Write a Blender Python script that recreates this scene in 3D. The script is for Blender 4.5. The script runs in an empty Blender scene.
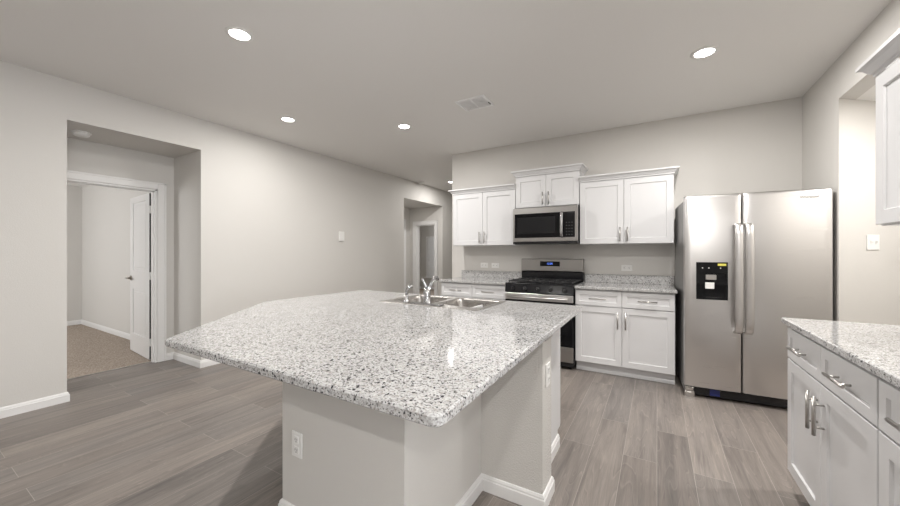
import bpy, bmesh, math, random
from mathutils import Vector, Matrix
C = bpy.context.scene.collection
S = bpy.context.scene
R = math.radians
random.seed(4)

# ------------------------------------------------------------------ camera
cam_data = bpy.data.cameras.new('camera')
cam_data.sensor_width = 36.0
cam_data.lens = 349.0 * 36.0 / 900.0
cam_data.clip_start = 0.02
cam = bpy.data.objects.new('camera', cam_data)
C.objects.link(cam)
cam.location = (0, 0, 1.264)
cam.rotation_euler = (R(90), 0, R(30.67))
S.camera = cam

# ------------------------------------------------------------------ world, light, exposure
W = bpy.data.worlds.new('world'); S.world = W
W.use_nodes = True
W.node_tree.nodes['Background'].inputs[0].default_value = (0.85, 0.92, 1.0, 1)
W.node_tree.nodes['Background'].inputs[1].default_value = 1.0
S.view_settings.view_transform = 'Standard'
S.view_settings.look = 'None'
S.view_settings.exposure = -0.05
S.view_settings.gamma = 1.0
S.view_settings.use_curve_mapping = False

def area(name, loc, rot, sx, sy, power, col=(1, 1, 1), parent=None, shape='RECTANGLE'):
    l = bpy.data.lights.new(name, 'AREA'); l.shape = shape
    l.size = sx; l.size_y = sy; l.energy = power; l.color = col
    o = bpy.data.objects.new(name, l); C.objects.link(o)
    o.location = loc; o.rotation_euler = rot
    if parent: o.parent = parent
    return o
DAY = (0.97, 0.985, 1.0)
WARM = (1.0, 0.98, 0.95)
# added unseen fill lights in daylight colour, and daylight in the bedroom
area('fill_living', (3.3, -0.95, 1.45), (R(90+38), 0, R(90)), 1.8, 1.5, 120, DAY)  # added fill, tilted up to brighten the ceiling and the right-facing sides
area('daylight_bedroom', (-7.2, -1.35, 1.5), (R(90), 0, 0), 1.6, 1.3, 60, DAY)
area('fill_back_bedroom', (-6.9, 8.4, 1.5), (R(90), 0, R(-90)), 1.0, 1.2, 26, DAY)  # added fill to lift the dark back bedroom, no window on this side
LAMP_POWER = 31.0

# ------------------------------------------------------------------ node helpers
def mat(name, col, rough=0.5, metal=0.0, spec=0.5):
    m = bpy.data.materials.new(name); m.use_nodes = True
    b = m.node_tree.nodes['Principled BSDF']
    b.inputs['Base Color'].default_value = (*col, 1)
    b.inputs['Roughness'].default_value = rough
    b.inputs['Metallic'].default_value = metal
    b.inputs['Specular IOR Level'].default_value = spec
    return m
def N(m, t, **k):
    n = m.node_tree.nodes.new(t)
    for a, v in k.items():
        if a.startswith('_'): n.inputs[a[1:].replace('_', ' ')].default_value = v
        else: setattr(n, a, v)
    return n
def L(m, a, b): m.node_tree.links.new(a, b)
def B(m): return m.node_tree.nodes['Principled BSDF']
def coords(m, scale=(1, 1, 1), rot=(0, 0, 0)):
    tc = N(m, 'ShaderNodeTexCoord'); mp = N(m, 'ShaderNodeMapping')
    mp.inputs['Scale'].default_value = scale; mp.inputs['Rotation'].default_value = rot
    L(m, tc.outputs['Object'], mp.inputs['Vector']); return mp.outputs['Vector']
def bump(m, height, strength, dist=0.01):
    b = N(m, 'ShaderNodeBump'); b.inputs['Strength'].default_value = strength
    b.inputs['Distance'].default_value = dist
    L(m, height, b.inputs['Height']); L(m, b.outputs['Normal'], B(m).inputs['Normal'])
def ramp(m, fac, stops, interp='LINEAR'):
    r = N(m, 'ShaderNodeValToRGB'); r.color_ramp.interpolation = interp
    e = r.color_ramp.elements
    while len(e) < len(stops): e.new(0.5)
    for i, (p, c) in enumerate(stops):
        e[i].position = p; e[i].color = (*c, 1) if len(c) == 3 else c
    L(m, fac, r.inputs['Fac']); return r.outputs['Color']
def mix(m, fac, a, b, mode='MIX'):
    n = N(m, 'ShaderNodeMix', data_type='RGBA', blend_type=mode)
    for i, v in ((0, fac), (6, a), (7, b)):
        if isinstance(v, (int, float)): n.inputs[i].default_value = v
        elif isinstance(v, tuple): n.inputs[i].default_value = (*v, 1)
        else: L(m, v, n.inputs[i])
    return n.outputs[2]

def wall_mat(name, col, s=0.25, scale=170, rough=0.6):
    m = mat(name, col, rough, 0, 0.3)
    v = coords(m)
    n = N(m, 'ShaderNodeTexNoise', _Scale=scale, _Detail=3.0); L(m, v, n.inputs['Vector'])
    bump(m, n.outputs['Fac'], s, 0.004)
    return m
M = {}
M['wall'] = wall_mat('greige_wall_paint', (0.648, 0.627, 0.597))
M['ceil'] = wall_mat('ceiling_paint', (0.84, 0.825, 0.803), 0.2, 120)
M['peel'] = wall_mat('orange_peel_wall_paint', (0.648, 0.627, 0.597), 0.9, 130)
M['trim'] = mat('white_trim_paint', (0.80, 0.79, 0.78), 0.35)
M['cab'] = mat('white_cabinet_lacquer', (0.70, 0.695, 0.70), 0.32)
M['cabin'] = mat('cabinet_interior_shadow_gap', (0.55, 0.54, 0.53), 0.6)
M['plastic'] = mat('white_plastic', (0.82, 0.81, 0.79), 0.35)
M['vent'] = mat('white_vent_enamel', (0.93, 0.93, 0.93), 0.4)
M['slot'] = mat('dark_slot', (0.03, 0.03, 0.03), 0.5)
M['black'] = mat('black_enamel', (0.010, 0.010, 0.012), 0.15)
M['iron'] = mat('cast_iron', (0.018, 0.018, 0.019), 0.45)
M['glass'] = mat('black_glass', (0.004, 0.004, 0.005), 0.08, 0, 0.3)
M['darkgrey'] = mat('dark_grey_cabinet_side', (0.25, 0.245, 0.24), 0.4, 0.5)
M['nickel'] = mat('brushed_nickel', (0.52, 0.50, 0.48), 0.28, 1.0)
M['chrome'] = mat('chrome', (0.50, 0.50, 0.51), 0.15, 1.0)
M['bronze'] = mat('satin_nickel_lever', (0.36, 0.33, 0.29), 0.3, 1.0)
M['yellow'] = mat('yellow_sticker', (0.75, 0.68, 0.12), 0.5)
M['blue'] = mat('blue_tape', (0.02, 0.03, 0.16), 0.4)
M['grey_text'] = mat('grey_badge', (0.09, 0.09, 0.09), 0.5)
m = mat('blue_display', (0.02, 0.03, 0.1), 0.3)
B(m).inputs['Emission Color'].default_value = (0.12, 0.25, 1, 1); B(m).inputs['Emission Strength'].default_value = 1.6
M['display'] = m
m = mat('lamp_lens', (1, 1, 1), 0.4)
B(m).inputs['Emission Color'].default_value = (1, 0.97, 0.93, 1); B(m).inputs['Emission Strength'].default_value = 14
M['lens'] = m
m = mat('window_glass', (0.9, 0.95, 1), 0.02); B(m).inputs['Transmission Weight'].default_value = 1.0
M['pane'] = m
# stainless
def steel(name, col, rough, sc=(2, 2, 260)):
    m = mat(name, col, rough, 1.0)
    n = N(m, 'ShaderNodeTexNoise', _Scale=1.0, _Detail=2.0); L(m, coords(m, sc), n.inputs['Vector'])
    mr = N(m, 'ShaderNodeMapRange', _To_Min=rough - 0.05, _To_Max=rough + 0.07)
    L(m, n.outputs['Fac'], mr.inputs['Value']); L(m, mr.outputs['Result'], B(m).inputs['Roughness'])
    return m
M['steel'] = steel('brushed_stainless', (0.66, 0.645, 0.635), 0.29)
M['steel_dark'] = steel('brushed_stainless_microwave', (0.40, 0.385, 0.37), 0.30)
M['sinksteel'] = steel('sink_stainless', (0.42, 0.40, 0.38), 0.28, (60, 60, 60))
# granite
def granite():
    m = mat('speckled_granite', (0.6, 0.6, 0.6), 0.055)
    v = coords(m)
    nz = N(m, 'ShaderNodeTexNoise', _Scale=110.0, _Detail=2.0); L(m, v, nz.inputs['Vector'])
    vv = mix(m, 0.006, v, nz.outputs['Color'])
    a = N(m, 'ShaderNodeTexVoronoi', _Scale=250.0); L(m, vv, a.inputs['Vector'])
    sa = N(m, 'ShaderNodeSeparateColor'); L(m, a.outputs['Color'], sa.inputs['Color'])
    c1 = ramp(m, sa.outputs[0], [(0.0, (0.09, 0.088, 0.09)), (0.06, (0.24, 0.232, 0.228)), (0.17, (0.40, 0.39, 0.385)),
                                 (0.36, (0.50, 0.495, 0.49)), (0.60, (0.60, 0.598, 0.595))], 'CONSTANT')
    b = N(m, 'ShaderNodeTexVoronoi', _Scale=150.0); L(m, vv, b.inputs['Vector'])
    sb = N(m, 'ShaderNodeSeparateColor'); L(m, b.outputs['Color'], sb.inputs['Color'])
    f = ramp(m, sb.outputs[1], [(0.0, (1, 1, 1)), (0.055, (0, 0, 0))], 'CONSTANT')
    c2 = mix(m, f, c1, (0.05, 0.05, 0.056))
    f3 = ramp(m, sb.outputs[2], [(0.0, (0.75, 0.75, 0.75)), (0.10, (0, 0, 0))], 'CONSTANT')
    c3 = mix(m, f3, c2, (0.40, 0.375, 0.355))
    n2 = N(m, 'ShaderNodeTexNoise', _Scale=9.0, _Detail=3.0); L(m, v, n2.inputs['Vector'])
    c4 = mix(m, 0.35, c3, ramp(m, n2.outputs['Fac'], [(0.35, (0.80, 0.80, 0.80)), (0.65, (1, 1, 1))]), 'MULTIPLY')
    L(m, c4, B(m).inputs['Base Color'])
    return m
M['granite'] = granite()
# plank floor: planks run along world Y
def planks():
    m = mat('grey_brown_vinyl_planks', (0.3, 0.27, 0.25), 0.36)
    v = coords(m, (1, 1, 1), (0, 0, R(90)))
    br = N(m, 'ShaderNodeTexBrick', offset=0.37, squash=1.0)
    for k, x in (('Scale', 1.0), ('Mortar Size', 0.0014), ('Mortar Smooth', 0.1), ('Bias', 0.0), ('Brick Width', 1.22), ('Row Height', 0.182)):
        br.inputs[k].default_value = x
    br.inputs['Color1'].default_value = (0, 0, 0, 1); br.inputs['Color2'].default_value = (1, 1, 1, 1)
    br.inputs['Mortar'].default_value = (0.5, 0.5, 0.5, 1)
    L(m, v, br.inputs['Vector'])
    bw = N(m, 'ShaderNodeRGBToBW'); L(m, br.outputs['Color'], bw.inputs['Color'])
    base = ramp(m, bw.outputs['Val'], [(0.0, (0.185, 0.162, 0.147)), (0.35, (0.228, 0.198, 0.178)), (0.7, (0.205, 0.185, 0.172)), (1.0, (0.265, 0.230, 0.205))])
    # per plank offset of the grain
    tc = N(m, 'ShaderNodeTexCoord')
    sh = N(m, 'ShaderNodeVectorMath', operation='SCALE'); sh.inputs['Scale'].default_value = 7.3
    L(m, br.outputs['Color'], sh.inputs[0])
    ad = N(m, 'ShaderNodeVectorMath', operation='ADD'); L(m, tc.outputs['Object'], ad.inputs[0]); L(m, sh.outputs[0], ad.inputs[1])
    mp = N(m, 'ShaderNodeMapping'); mp.inputs['Scale'].default_value = (13, 1.1, 1); L(m, ad.outputs[0], mp.inputs['Vector'])
    g = N(m, 'ShaderNodeTexNoise', _Scale=1.0, _Detail=6.0, _Roughness=0.62, _Distortion=0.9); L(m, mp.outputs['Vector'], g.inputs['Vector'])
    gc = ramp(m, g.outputs['Fac'], [(0.28, (0.60, 0.60, 0.615)), (0.5, (1, 1, 1)), (0.72, (1.30, 1.28, 1.25))])
    c = mix(m, 0.85, base, gc, 'MULTIPLY')
    mp2 = N(m, 'ShaderNodeMapping'); mp2.inputs['Scale'].default_value = (110, 5, 1); L(m, ad.outputs[0], mp2.inputs['Vector'])
    g2 = N(m, 'ShaderNodeTexNoise', _Scale=1.0, _Detail=4.0, _Roughness=0.7); L(m, mp2.outputs['Vector'], g2.inputs['Vector'])
    c = mix(m, 0.85, c, ramp(m, g2.outputs['Fac'], [(0.3, (0.82, 0.82, 0.82)), (0.55, (1, 1, 1)), (0.8, (1.3, 1.3, 1.3))]), 'MULTIPLY')
    mp3 = N(m, 'ShaderNodeMapping'); mp3.inputs['Scale'].default_value = (9, 0.75, 1); L(m, ad.outputs[0], mp3.inputs['Vector'])
    g3 = N(m, 'ShaderNodeTexNoise', _Scale=1.0, _Detail=1.0, _Distortion=0.4); L(m, mp3.outputs['Vector'], g3.inputs['Vector'])
    mu = N(m, 'ShaderNodeMath', operation='MULTIPLY'); mu.inputs[1].default_value = 22.0; L(m, g3.outputs['Fac'], mu.inputs[0])
    fr = N(m, 'ShaderNodeMath', operation='FRACT'); L(m, mu.outputs[0], fr.inputs[0])
    ri = ramp(m, fr.outputs[0], [(0.0, (0.84, 0.84, 0.85)), (0.25, (1, 1, 1)), (0.82, (1.0, 1.0, 1.0)), (0.93, (1.28, 1.27, 1.26)), (1.0, (0.9, 0.9, 0.9))])
    c = mix(m, 0.7, c, ri, 'MULTIPLY')
    c = mix(m, br.outputs['Fac'], c, (0.36, 0.325, 0.295))
    L(m, c, B(m).inputs['Base Color'])
    mr = N(m, 'ShaderNodeMapRange', _To_Min=0.30, _To_Max=0.48); L(m, g2.outputs['Fac'], mr.inputs['Value'])
    L(m, mr.outputs['Result'], B(m).inputs['Roughness'])
    bump(m, g2.outputs['Fac'], 0.08, 0.002)
    return m
M['floor'] = planks()
def carpet():
    m = mat('tan_carpet', (0.40, 0.33, 0.27), 0.95, 0, 0.1)
    v = coords(m)
    n = N(m, 'ShaderNodeTexNoise', _Scale=90.0, _Detail=4.0); L(m, v, n.inputs['Vector'])
    L(m, ramp(m, n.outputs['Fac'], [(0.3, (0.24, 0.195, 0.16)), (0.7, (0.56, 0.48, 0.41))]), B(m).inputs['Base Color'])
    bump(m, n.outputs['Fac'], 1.0, 0.01)
    return m
M['carpet'] = carpet()
def blind():
    m = mat('white_blind_slats', (0.8, 0.8, 0.8), 0.5)
    w = N(m, 'ShaderNodeTexWave', bands_direction='Z', _Scale=6.0); L(m, coords(m), w.inputs['Vector'])
    bump(m, w.outputs['Fac'], 0.5, 0.01)
    return m
M['blind'] = blind()

# ------------------------------------------------------------------ mesh helpers
def box(bm, x0, x1, y0, y1, z0, z1, bev=0.0, seg=2):
    x0, x1 = sorted((x0, x1)); y0, y1 = sorted((y0, y1)); z0, z1 = sorted((z0, z1))
    mt = Matrix.Translation(((x0+x1)/2, (y0+y1)/2, (z0+z1)/2)) @ Matrix.Diagonal((x1-x0, y1-y0, z1-z0, 1))
    r = bmesh.ops.create_cube(bm, size=1.0, matrix=mt)
    if bev > 0:
        es = list({e for v in r['verts'] for e in v.link_edges})
        bmesh.ops.bevel(bm, geom=es, offset=bev, segments=seg, affect='EDGES', profile=0.5)
def tube(bm, pts, rad, seg=12, cap=True):
    pts = [Vector(p) for p in pts]
    rads = rad if isinstance(rad, (list, tuple)) else [rad]*len(pts)
    rings = []; up = None
    for i, p in enumerate(pts):
        a = pts[max(i-1, 0)]; b = pts[min(i+1, len(pts)-1)]
        t = (b-a).normalized()
        if up is None:
            up = t.orthogonal().normalized()
        else:
            up = (up - t*up.dot(t)).normalized()
        w = t.cross(up)
        rings.append([bm.verts.new(p + (up*math.cos(k*2*math.pi/seg) + w*math.sin(k*2*math.pi/seg))*rads[i]) for k in range(seg)])
    for i in range(len(rings)-1):
        for k in range(seg):
            f = bm.faces.new((rings[i][k], rings[i][(k+1) % seg], rings[i+1][(k+1) % seg], rings[i+1][k])); f.smooth = True
    if cap:
        bm.faces.new(list(reversed(rings[0]))); bm.faces.new(rings[-1])
def lathe(bm, prof, c=(0, 0, 0), seg=28, smooth=True):
    rings = []
    for r, z in prof:
        if r < 1e-6: rings.append([bm.verts.new((c[0], c[1], c[2]+z))])
        else: rings.append([bm.verts.new((c[0]+r*math.cos(k*2*math.pi/seg), c[1]+r*math.sin(k*2*math.pi/seg), c[2]+z)) for k in range(seg)])
    for a, b in zip(rings, rings[1:]):
        for k in range(seg):
            k2 = (k+1) % seg
            q = [a[k % len(a)], a[k2 % len(a)], b[k2 % len(b)], b[k % len(b)]]
            q = list(dict.fromkeys(q))
            if len(q) > 2:
                f = bm.faces.new(q); f.smooth = smooth
def offset_path(pts, o, closed=False):
    """shift a 2D polyline to its right-hand side by o, with mitres"""
    out = []; n = len(pts)
    for i in range(n):
        p = Vector(pts[i])
        dirs = []
        if closed or i > 0: dirs.append((p - Vector(pts[i-1])).normalized())
        if closed or i < n-1: dirs.append((Vector(pts[(i+1) % n]) - p).normalized())
        ns = [Vector((d.y, -d.x)) for d in dirs]
        if len(ns) == 1: out.append(p + ns[0]*o)
        else:
            b = (ns[0]+ns[1]).normalized(); out.append(p + b*(o/max(b.dot(ns[0]), 0.2)))
    return out
def sweep(bm, pts, prof, closed=False):
    """profile [(outward offset, z)] swept along a 2D polyline; outward = right-hand side"""
    cols = [offset_path(pts, o, closed) for o, z in prof]
    vs = [[bm.verts.new((cols[j][i].x, cols[j][i].y, prof[j][1])) for j in range(len(prof))] for i in range(len(pts))]
    n = len(pts); k = len(prof)
    for i in range(n if closed else n-1):
        for j in range(k):
            bm.faces.new((vs[i][j], vs[(i+1) % n][j], vs[(i+1) % n][(j+1) % k], vs[i][(j+1) % k]))
    if not closed:
        bm.faces.new(list(reversed(vs[0]))); bm.faces.new(vs[-1])
def fin(bm):
    bmesh.ops.recalc_face_normals(bm, faces=bm.faces[:])
def obj(name, bm, m, parent=None, loc=(0, 0, 0), smooth=False, flip=True):
    if flip: fin(bm)
    if any(loc): bmesh.ops.translate(bm, verts=bm.verts[:], vec=-Vector(loc))
    me = bpy.data.meshes.new(name); bm.to_mesh(me); bm.free()
    me.materials.append(m)
    o = bpy.data.objects.new(name, me); C.objects.link(o)
    o.location = loc
    if smooth:
        for p in me.polygons: p.use_smooth = True
    if parent: o.parent = parent
    return o
def tag(o, label, cat, group=None):
    o['label'] = label; o['category'] = cat
    if group: o['group'] = group
    return o
def thing(name, label, cat, loc=(0, 0, 0), rotz=0, group=None):
    o = bpy.data.objects.new(name, None); C.objects.link(o)
    o.location = loc; o.rotation_euler = (0, 0, rotz); o.empty_display_size = 0.1
    return tag(o, label, cat, group)
def struct(name, bm, m, parent=None):
    o = obj(name, bm, m, parent)
    if not parent: o['kind'] = 'structure'
    return o
def boxes(*bs, bev=0.0):
    bm = bmesh.new()
    for b in bs: box(bm, *b, bev=bev)
    return bm

# ------------------------------------------------------------------ setting
XL, XR, YB, H = -4.32, 1.18, 4.53, 2.74
T = 0.12
YF = -4.6
struct('floor', boxes((2.5, 3.52, YF-T, 0.62, -0.1, 0), (-5.05, 2.5, YF-T, 7.0, -0.1, 0), (-5.39, -5.05, 5.3, 7.0, -0.1, 0), (-4.44, -2.5, 7.0, 8.72, -0.1, 0)), M['floor'])
struct('floor_bedroom', boxes((-8.91, -5.05, -1.62, 2.12, -0.1, 0.004)), M['carpet'])
struct('floor_back_bedroom', boxes((-7.32, -4.44, 7.0, 10.22, -0.1, 0.004)), M['carpet'])
struct('ceiling', boxes((XL-T, XR+T, YF-T, YB+T, H, H+0.1), (XR+T, 3.52, YF-T, 0.62, H, H+0.1), (XL-T, -2.53, YB+T, 8.72, H, H+0.1)), M['ceil'])
struct('ceiling_bedroom', boxes((-8.91, -5.09, -1.62, 2.12, 2.44, 2.54)), M['ceil'])
struct('ceiling_back_bedroom', boxes((-7.32, -4.44, 7.06, 10.22, 2.44, 2.54)), M['ceil'])
struct('ceiling_pantry_nook', boxes((XR+T, 2.5, 2.5, 4.9, 2.43, 2.53)), M['ceil'])
A0, A1, Az = 0.892, 1.907, 2.40
D0, D1, Dz = 5.49, 6.94, 2.36
struct('wall_left', boxes((XL-T, XL, YF, A0, 0, H), (XL-T, XL, A0, A1, Az, H), (XL-T, XL, A1, D0, 0, H),
                          (XL-T, XL, D0, D1, Dz, H), (XL-T, XL, D1, 8.6, 0, H)), M['wall'])
# recess to the bedroom
BX = -4.97
bd0, bd1, bdz = 0.985, 1.745, 1.995
struct('wall_bedroom_recess', boxes((BX-T, XL-T, A0-T, A0, 0, H), (BX-T, XL-T, A1, A1+T, 0, H), (BX, XL-T, A0, A1, Az, Az+0.1),
       (BX-T, BX, A0, bd0, 0, Az+0.1), (BX-T, BX, bd1, A1, 0, Az+0.1), (BX-T, BX, bd0, bd1, bdz, Az+0.1)), M['wall'])
struct('wall_bedroom_side', boxes((-8.91, BX-T, 2.0, 2.12, 0, 2.54), (-8.91, -8.79, -1.5, 2.0, 0, 2.54),
       (-8.91, BX-T, -1.62, -1.5, 0, 2.54), (BX-T-0.002, BX, -1.5, A0-T, 0, 2.54)), M['wall'])
# hall recess
EX = -5.27
rd0, rd1, rdz = -5.085, -4.535, 1.95
struct('wall_hall_recess', boxes((EX-T, XL-T, D0-T, D0, 0, H), (EX-T, EX, D0, 5.93, 0, Dz), (EX-T, EX, 5.93, 6.68, 2.0, Dz), (EX-T, EX, 6.68, D1, 0, Dz),
       (EX-T, XL-T, D0, D1, Dz, Dz+0.1), (-7.32, rd0, D1, D1+T, 0, H), (rd1, XL-T, D1, D1+T, 0, H), (rd0, rd1, D1, D1+T, rdz, H)), M['wall'])
struct('wall_back_bedroom', boxes((-7.32, -7.2, D1+T, 10.1, 0, 2.54), (-7.32, -4.44, 10.1, 10.22, 0, 2.54), (-4.56, -4.44, D1+T, 10.1, 0, 2.54)), M['wall'])
struct('wall_back', boxes((-2.65, XR+T, YB, YB+T, 0, H)), M['wall'])
struct('wall_hall', boxes((-2.65, -2.53, YB+T, 8.6, 0, H), (XL-T, -2.53, 8.6, 8.72, 0, H)), M['wall'])
N0, N1, Nz = 2.62, 3.76, 2.43
struct('wall_right', boxes((XR, XR+T, 0.5, N0, 0, H), (XR+T, 3.4, 0.5, 0.62, 0, H), (XR, XR+T, N0, N1, Nz, H), (XR, XR+T, N1, YB, Nz, H), (XR, XR+T, N1+0.125, YB, 0, Nz)), M['wall'])
bm = bmesh.new()                                            # slanted wall of the nook, with its hidden back
ang = math.atan2(0.197, 0.245)
dx, dy = math.cos(ang), math.sin(ang)
q = [(XR, N1), (XR+dx*1.45, N1+dy*1.45), (XR+dx*1.45-dy*0.1, N1+dy*1.45+dx*0.1), (XR+0.0, N1+0.13)]
lo = [bm.verts.new((x, y, 0)) for x, y in q]; hi = [bm.verts.new((x, y, Nz)) for x, y in q]
bm.faces.new(lo); bm.faces.new(hi)
for i in range(4): bm.faces.new((lo[i], lo[(i+1) % 4], hi[(i+1) % 4], hi[i]))
box(bm, XR+T, 2.5, N0-T, N0, 0, Nz+0.1); box(bm, 2.3, 2.42, N0, 4.75, 0, Nz+0.1)
struct('wall_nook', bm, M['wall'])
struct('wall_front', boxes((XL-T, 3.52, YF-T, YF, 0, H)), M['wall'])
added_wins = [(-3.95, -2.15), (-1.85, -0.05)]  # unseen windows added on the side the living fill light comes from
WX = 3.4
struct('wall_living', boxes((WX, WX+T, YF, 0.62, 0, 0.55), (WX, WX+T, YF, 0.62, 2.35, H), (WX, WX+T, YF, -3.95, 0.55, 2.35),
       (WX, WX+T, -2.15, -1.85, 0.55, 2.35), (WX, WX+T, -0.05, 0.62, 0.55, 2.35)), M['wall'])
for i, (a, b) in enumerate(added_wins):
    o = struct('window_%d' % (i+2), boxes((WX+0.03, WX+0.09, a, b, 0.55, 0.60), (WX+0.03, WX+0.09, a, b, 2.30, 2.35), (WX+0.03, WX+0.09, a, a+0.05, 0.60, 2.30),
               (WX+0.03, WX+0.09, b-0.05, b, 0.60, 2.30), (WX+0.03, WX+0.09, a+0.05, b-0.05, 1.43, 1.47)), M['trim'])
    obj('window_pane', boxes((WX+0.058, WX+0.064, a+0.05, b-0.05, 0.60, 2.30)), M['pane'], o)

# trim ------------------------------------------------------------
BP = [(0, 0), (0.014, 0), (0.014, 0.058), (0.010, 0.063), (0.010, 0.070), (0.005, 0.080), (0, 0.082)]
def baseboard(name, pts):
    bm = bmesh.new(); sweep(bm, pts, BP); struct(name, bm, M['trim'])
e = 0.0005
baseboard('baseboard_left', [(XL+e, YF+0.01), (XL+e, A0+e), (BX+e, A0+e), (BX+e, 0.903)])
baseboard('baseboard_left_middle', [(BX+e, 1.828), (BX+e, A1-e), (XL+e, A1-e), (XL+e, D0+e), (EX+e, D0+e), (EX+e, 5.86)])
baseboard('baseboard_hall', [(-4.46, D1-e), (XL+e, D1-e), (XL+e, 8.6-e), (-2.65-e, 8.6-e), (-2.65-e, YB-e), (-2.47, YB-e)])
baseboard('baseboard_bedroom', [(-8.79+e, -1.5), (-8.79+e, 2.0-e), (BX-T-0.01, 2.0-e)])
baseboard('baseboard_back_bedroom', [(-7.2+e, D1+T), (-7.2+e, 10.1-e), (-4.56-e, 10.1-e), (-4.56-e, D1+T)])
baseboard('baseboard_nook', [(XR+dx*0.02+dy*0.001, N1+dy*0.02-dx*0.001), (XR+dx*1.4, N1+dy*1.4-0.001)])
def casing(name, axis, c, a0, a1, top, w, side):
    """flat casing around an opening: axis 'x' = wall plane X=c, opening runs along y; side = +1/-1 outward"""
    t1, t2 = c, c + side*0.016
    bs = []
    for lo_, hi_, z0, z1 in ((a0-w, a0, 0, top+w), (a1, a1+w, 0, top+w), (a0, a1, top, top+w)):
        if axis == 'x': bs.append((t1, t2, lo_, hi_, z0, z1))
        else: bs.append((lo_, hi_, t1, t2, z0, z1))
    bm = bmesh.new()
    for b in bs: box(bm, *b, bev=0.004, seg=1)
    # raised outer band
    t3 = c + side*0.022
    for lo_, hi_, z0, z1 in ((a0-w, a0-w+0.02, 0, top+w), (a1+w-0.02, a1+w, 0, top+w), (a0-w, a1+w, top+w-0.02, top+w)):
        if axis == 'x': box(bm, t1, t3, lo_, hi_, z0, z1, bev=0.003, seg=1)
        else: box(bm, lo_, hi_, t1, t3, z0, z1, bev=0.003, seg=1)
    return bm
bm = casing('', 'x', BX+e, bd0, bd1, bdz, 0.08, 1)
for b in ((BX-T, BX, bd0, bd0+0.018, 0, bdz), (BX-T, BX, bd1-0.018, bd1, 0, bdz), (BX-T, BX, bd0, bd1, bdz-0.018, bdz),
          (BX-0.075, BX-0.04, bd1-0.030, bd1-0.018, 0, bdz), (BX-0.075, BX-0.04, bd0, bd1, bdz-0.030, bdz-0.018)): box(bm, *b)
struct('trim_1', bm, M['trim'])
bm = casing('', 'y', D1-e, rd0, rd1, rdz, 0.085, -1)
for b in ((rd0, rd0+0.018, D1, D1+T, 0, rdz), (rd1-0.018, rd1, D1, D1+T, 0, rdz), (rd0, rd1, D1, D1+T, rdz-0.018, rdz)): box(bm, *b)
struct('trim_2', bm, M['trim'])
struct('trim_3', casing('', 'x', EX+e, 5.93, 6.68, 2.0, 0.08, 1), M['trim'])
struct('trim_4', boxes((-5.056, -5.044, bd0+0.018, bd1-0.018, 0.0005, 0.008)), M['nickel'])      # carpet strip in the doorway

# panel doors -----------------------------------------------------
def panel_door(w, h, t=0.035, panels=((0.23, 0.80), (1.03, 1.88))):
    """slab x 0..w, y 0..t, with moulded recessed panels on both faces"""
    bm = bmesh.new(); st = 0.115
    box(bm, 0, st, 0, t, 0, h); box(bm, w-st, w, 0, t, 0, h)
    zs = [0] + [z for p in panels for z in p] + [h]
    for i in range(0, len(zs), 2): box(bm, st, w-st, 0, t, zs[i], zs[i+1])
    for a, b in panels:
        box(bm, st, w-st, 0.010, t-0.010, a, b)
        box(bm, st+0.035, w-st-0.035, 0.003, t-0.003, a+0.035, b-0.035, bev=0.006, seg=1)
    return bm
def lever(bm, x, z, s, y0):
    lathe_pts = [(x, y0, z), (x, y0+s*0.012, z)]
    tube(bm, lathe_pts, 0.030, 20)
    tube(bm, [(x, y0+s*0.012, z), (x, y0+s*0.05, z)], 0.010)
    tube(bm, [(x+0.008, y0+s*0.05, z), (x-0.05, y0+s*0.053, z), (x-0.105, y0+s*0.05, z-0.004)], [0.011, 0.010, 0.008])
w = 0.77
o = struct('door_1', panel_door(w, 1.955), M['trim'])
o.location = (-5.108, 1.752, 0.014); o.rotation_euler = (0, 0, R(180-4.5))
bm = bmesh.new()
tube(bm, [(w-0.06, -0.001, 0.93), (w-0.06, -0.013, 0.93)], 0.030, 20); tube(bm, [(w-0.06, -0.01, 0.93), (w-0.06, -0.052, 0.93)], 0.010)
tube(bm, [(w-0.05, -0.05, 0.93), (w-0.11, -0.053, 0.93), (w-0.165, -0.05, 0.926)], [0.011, 0.010, 0.008])
obj('door_handle', bm, M['bronze'], o)
bm = bmesh.new()
tube(bm, [(w-0.06, 0.036, 0.93), (w-0.06, 0.048, 0.93)], 0.030, 20); tube(bm, [(w-0.06, 0.045, 0.93), (w-0.06, 0.087, 0.93)], 0.010)
tube(bm, [(w-0.05, 0.085, 0.93), (w-0.11, 0.088, 0.93), (w-0.165, 0.085, 0.926)], [0.011, 0.010, 0.008])
obj('door_handle', bm, M['bronze'], o)
obj('gap_shade_strip', boxes((-0.0025, -0.0005, 0.003, 0.033, 0.004, 1.95)), M['slot'], o)['label'] = 'dark hinge edge of the door'  # black strip stands in for the shaded gap between door and jamb
for z in (0.2, 0.98, 1.76):
    bm = bmesh.new(); box(bm, -0.0045, -0.0027, 0.000, 0.036, z-0.045, z+0.045); tube(bm, [(-0.006, 0.000, z-0.045), (-0.006, 0.000, z+0.045)], 0.006)
    obj('hinge', bm, M['trim'], o)
o = struct('door_2', panel_door(0.744, 1.985), M['trim'])
o.location = (EX-0.03, 5.933, 0.01); o.rotation_euler = (0, 0, R(90))
bm = bmesh.new(); lever(bm, 0.10, 0.93, -1, 0); obj('door_handle', bm, M['bronze'], o)

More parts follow.
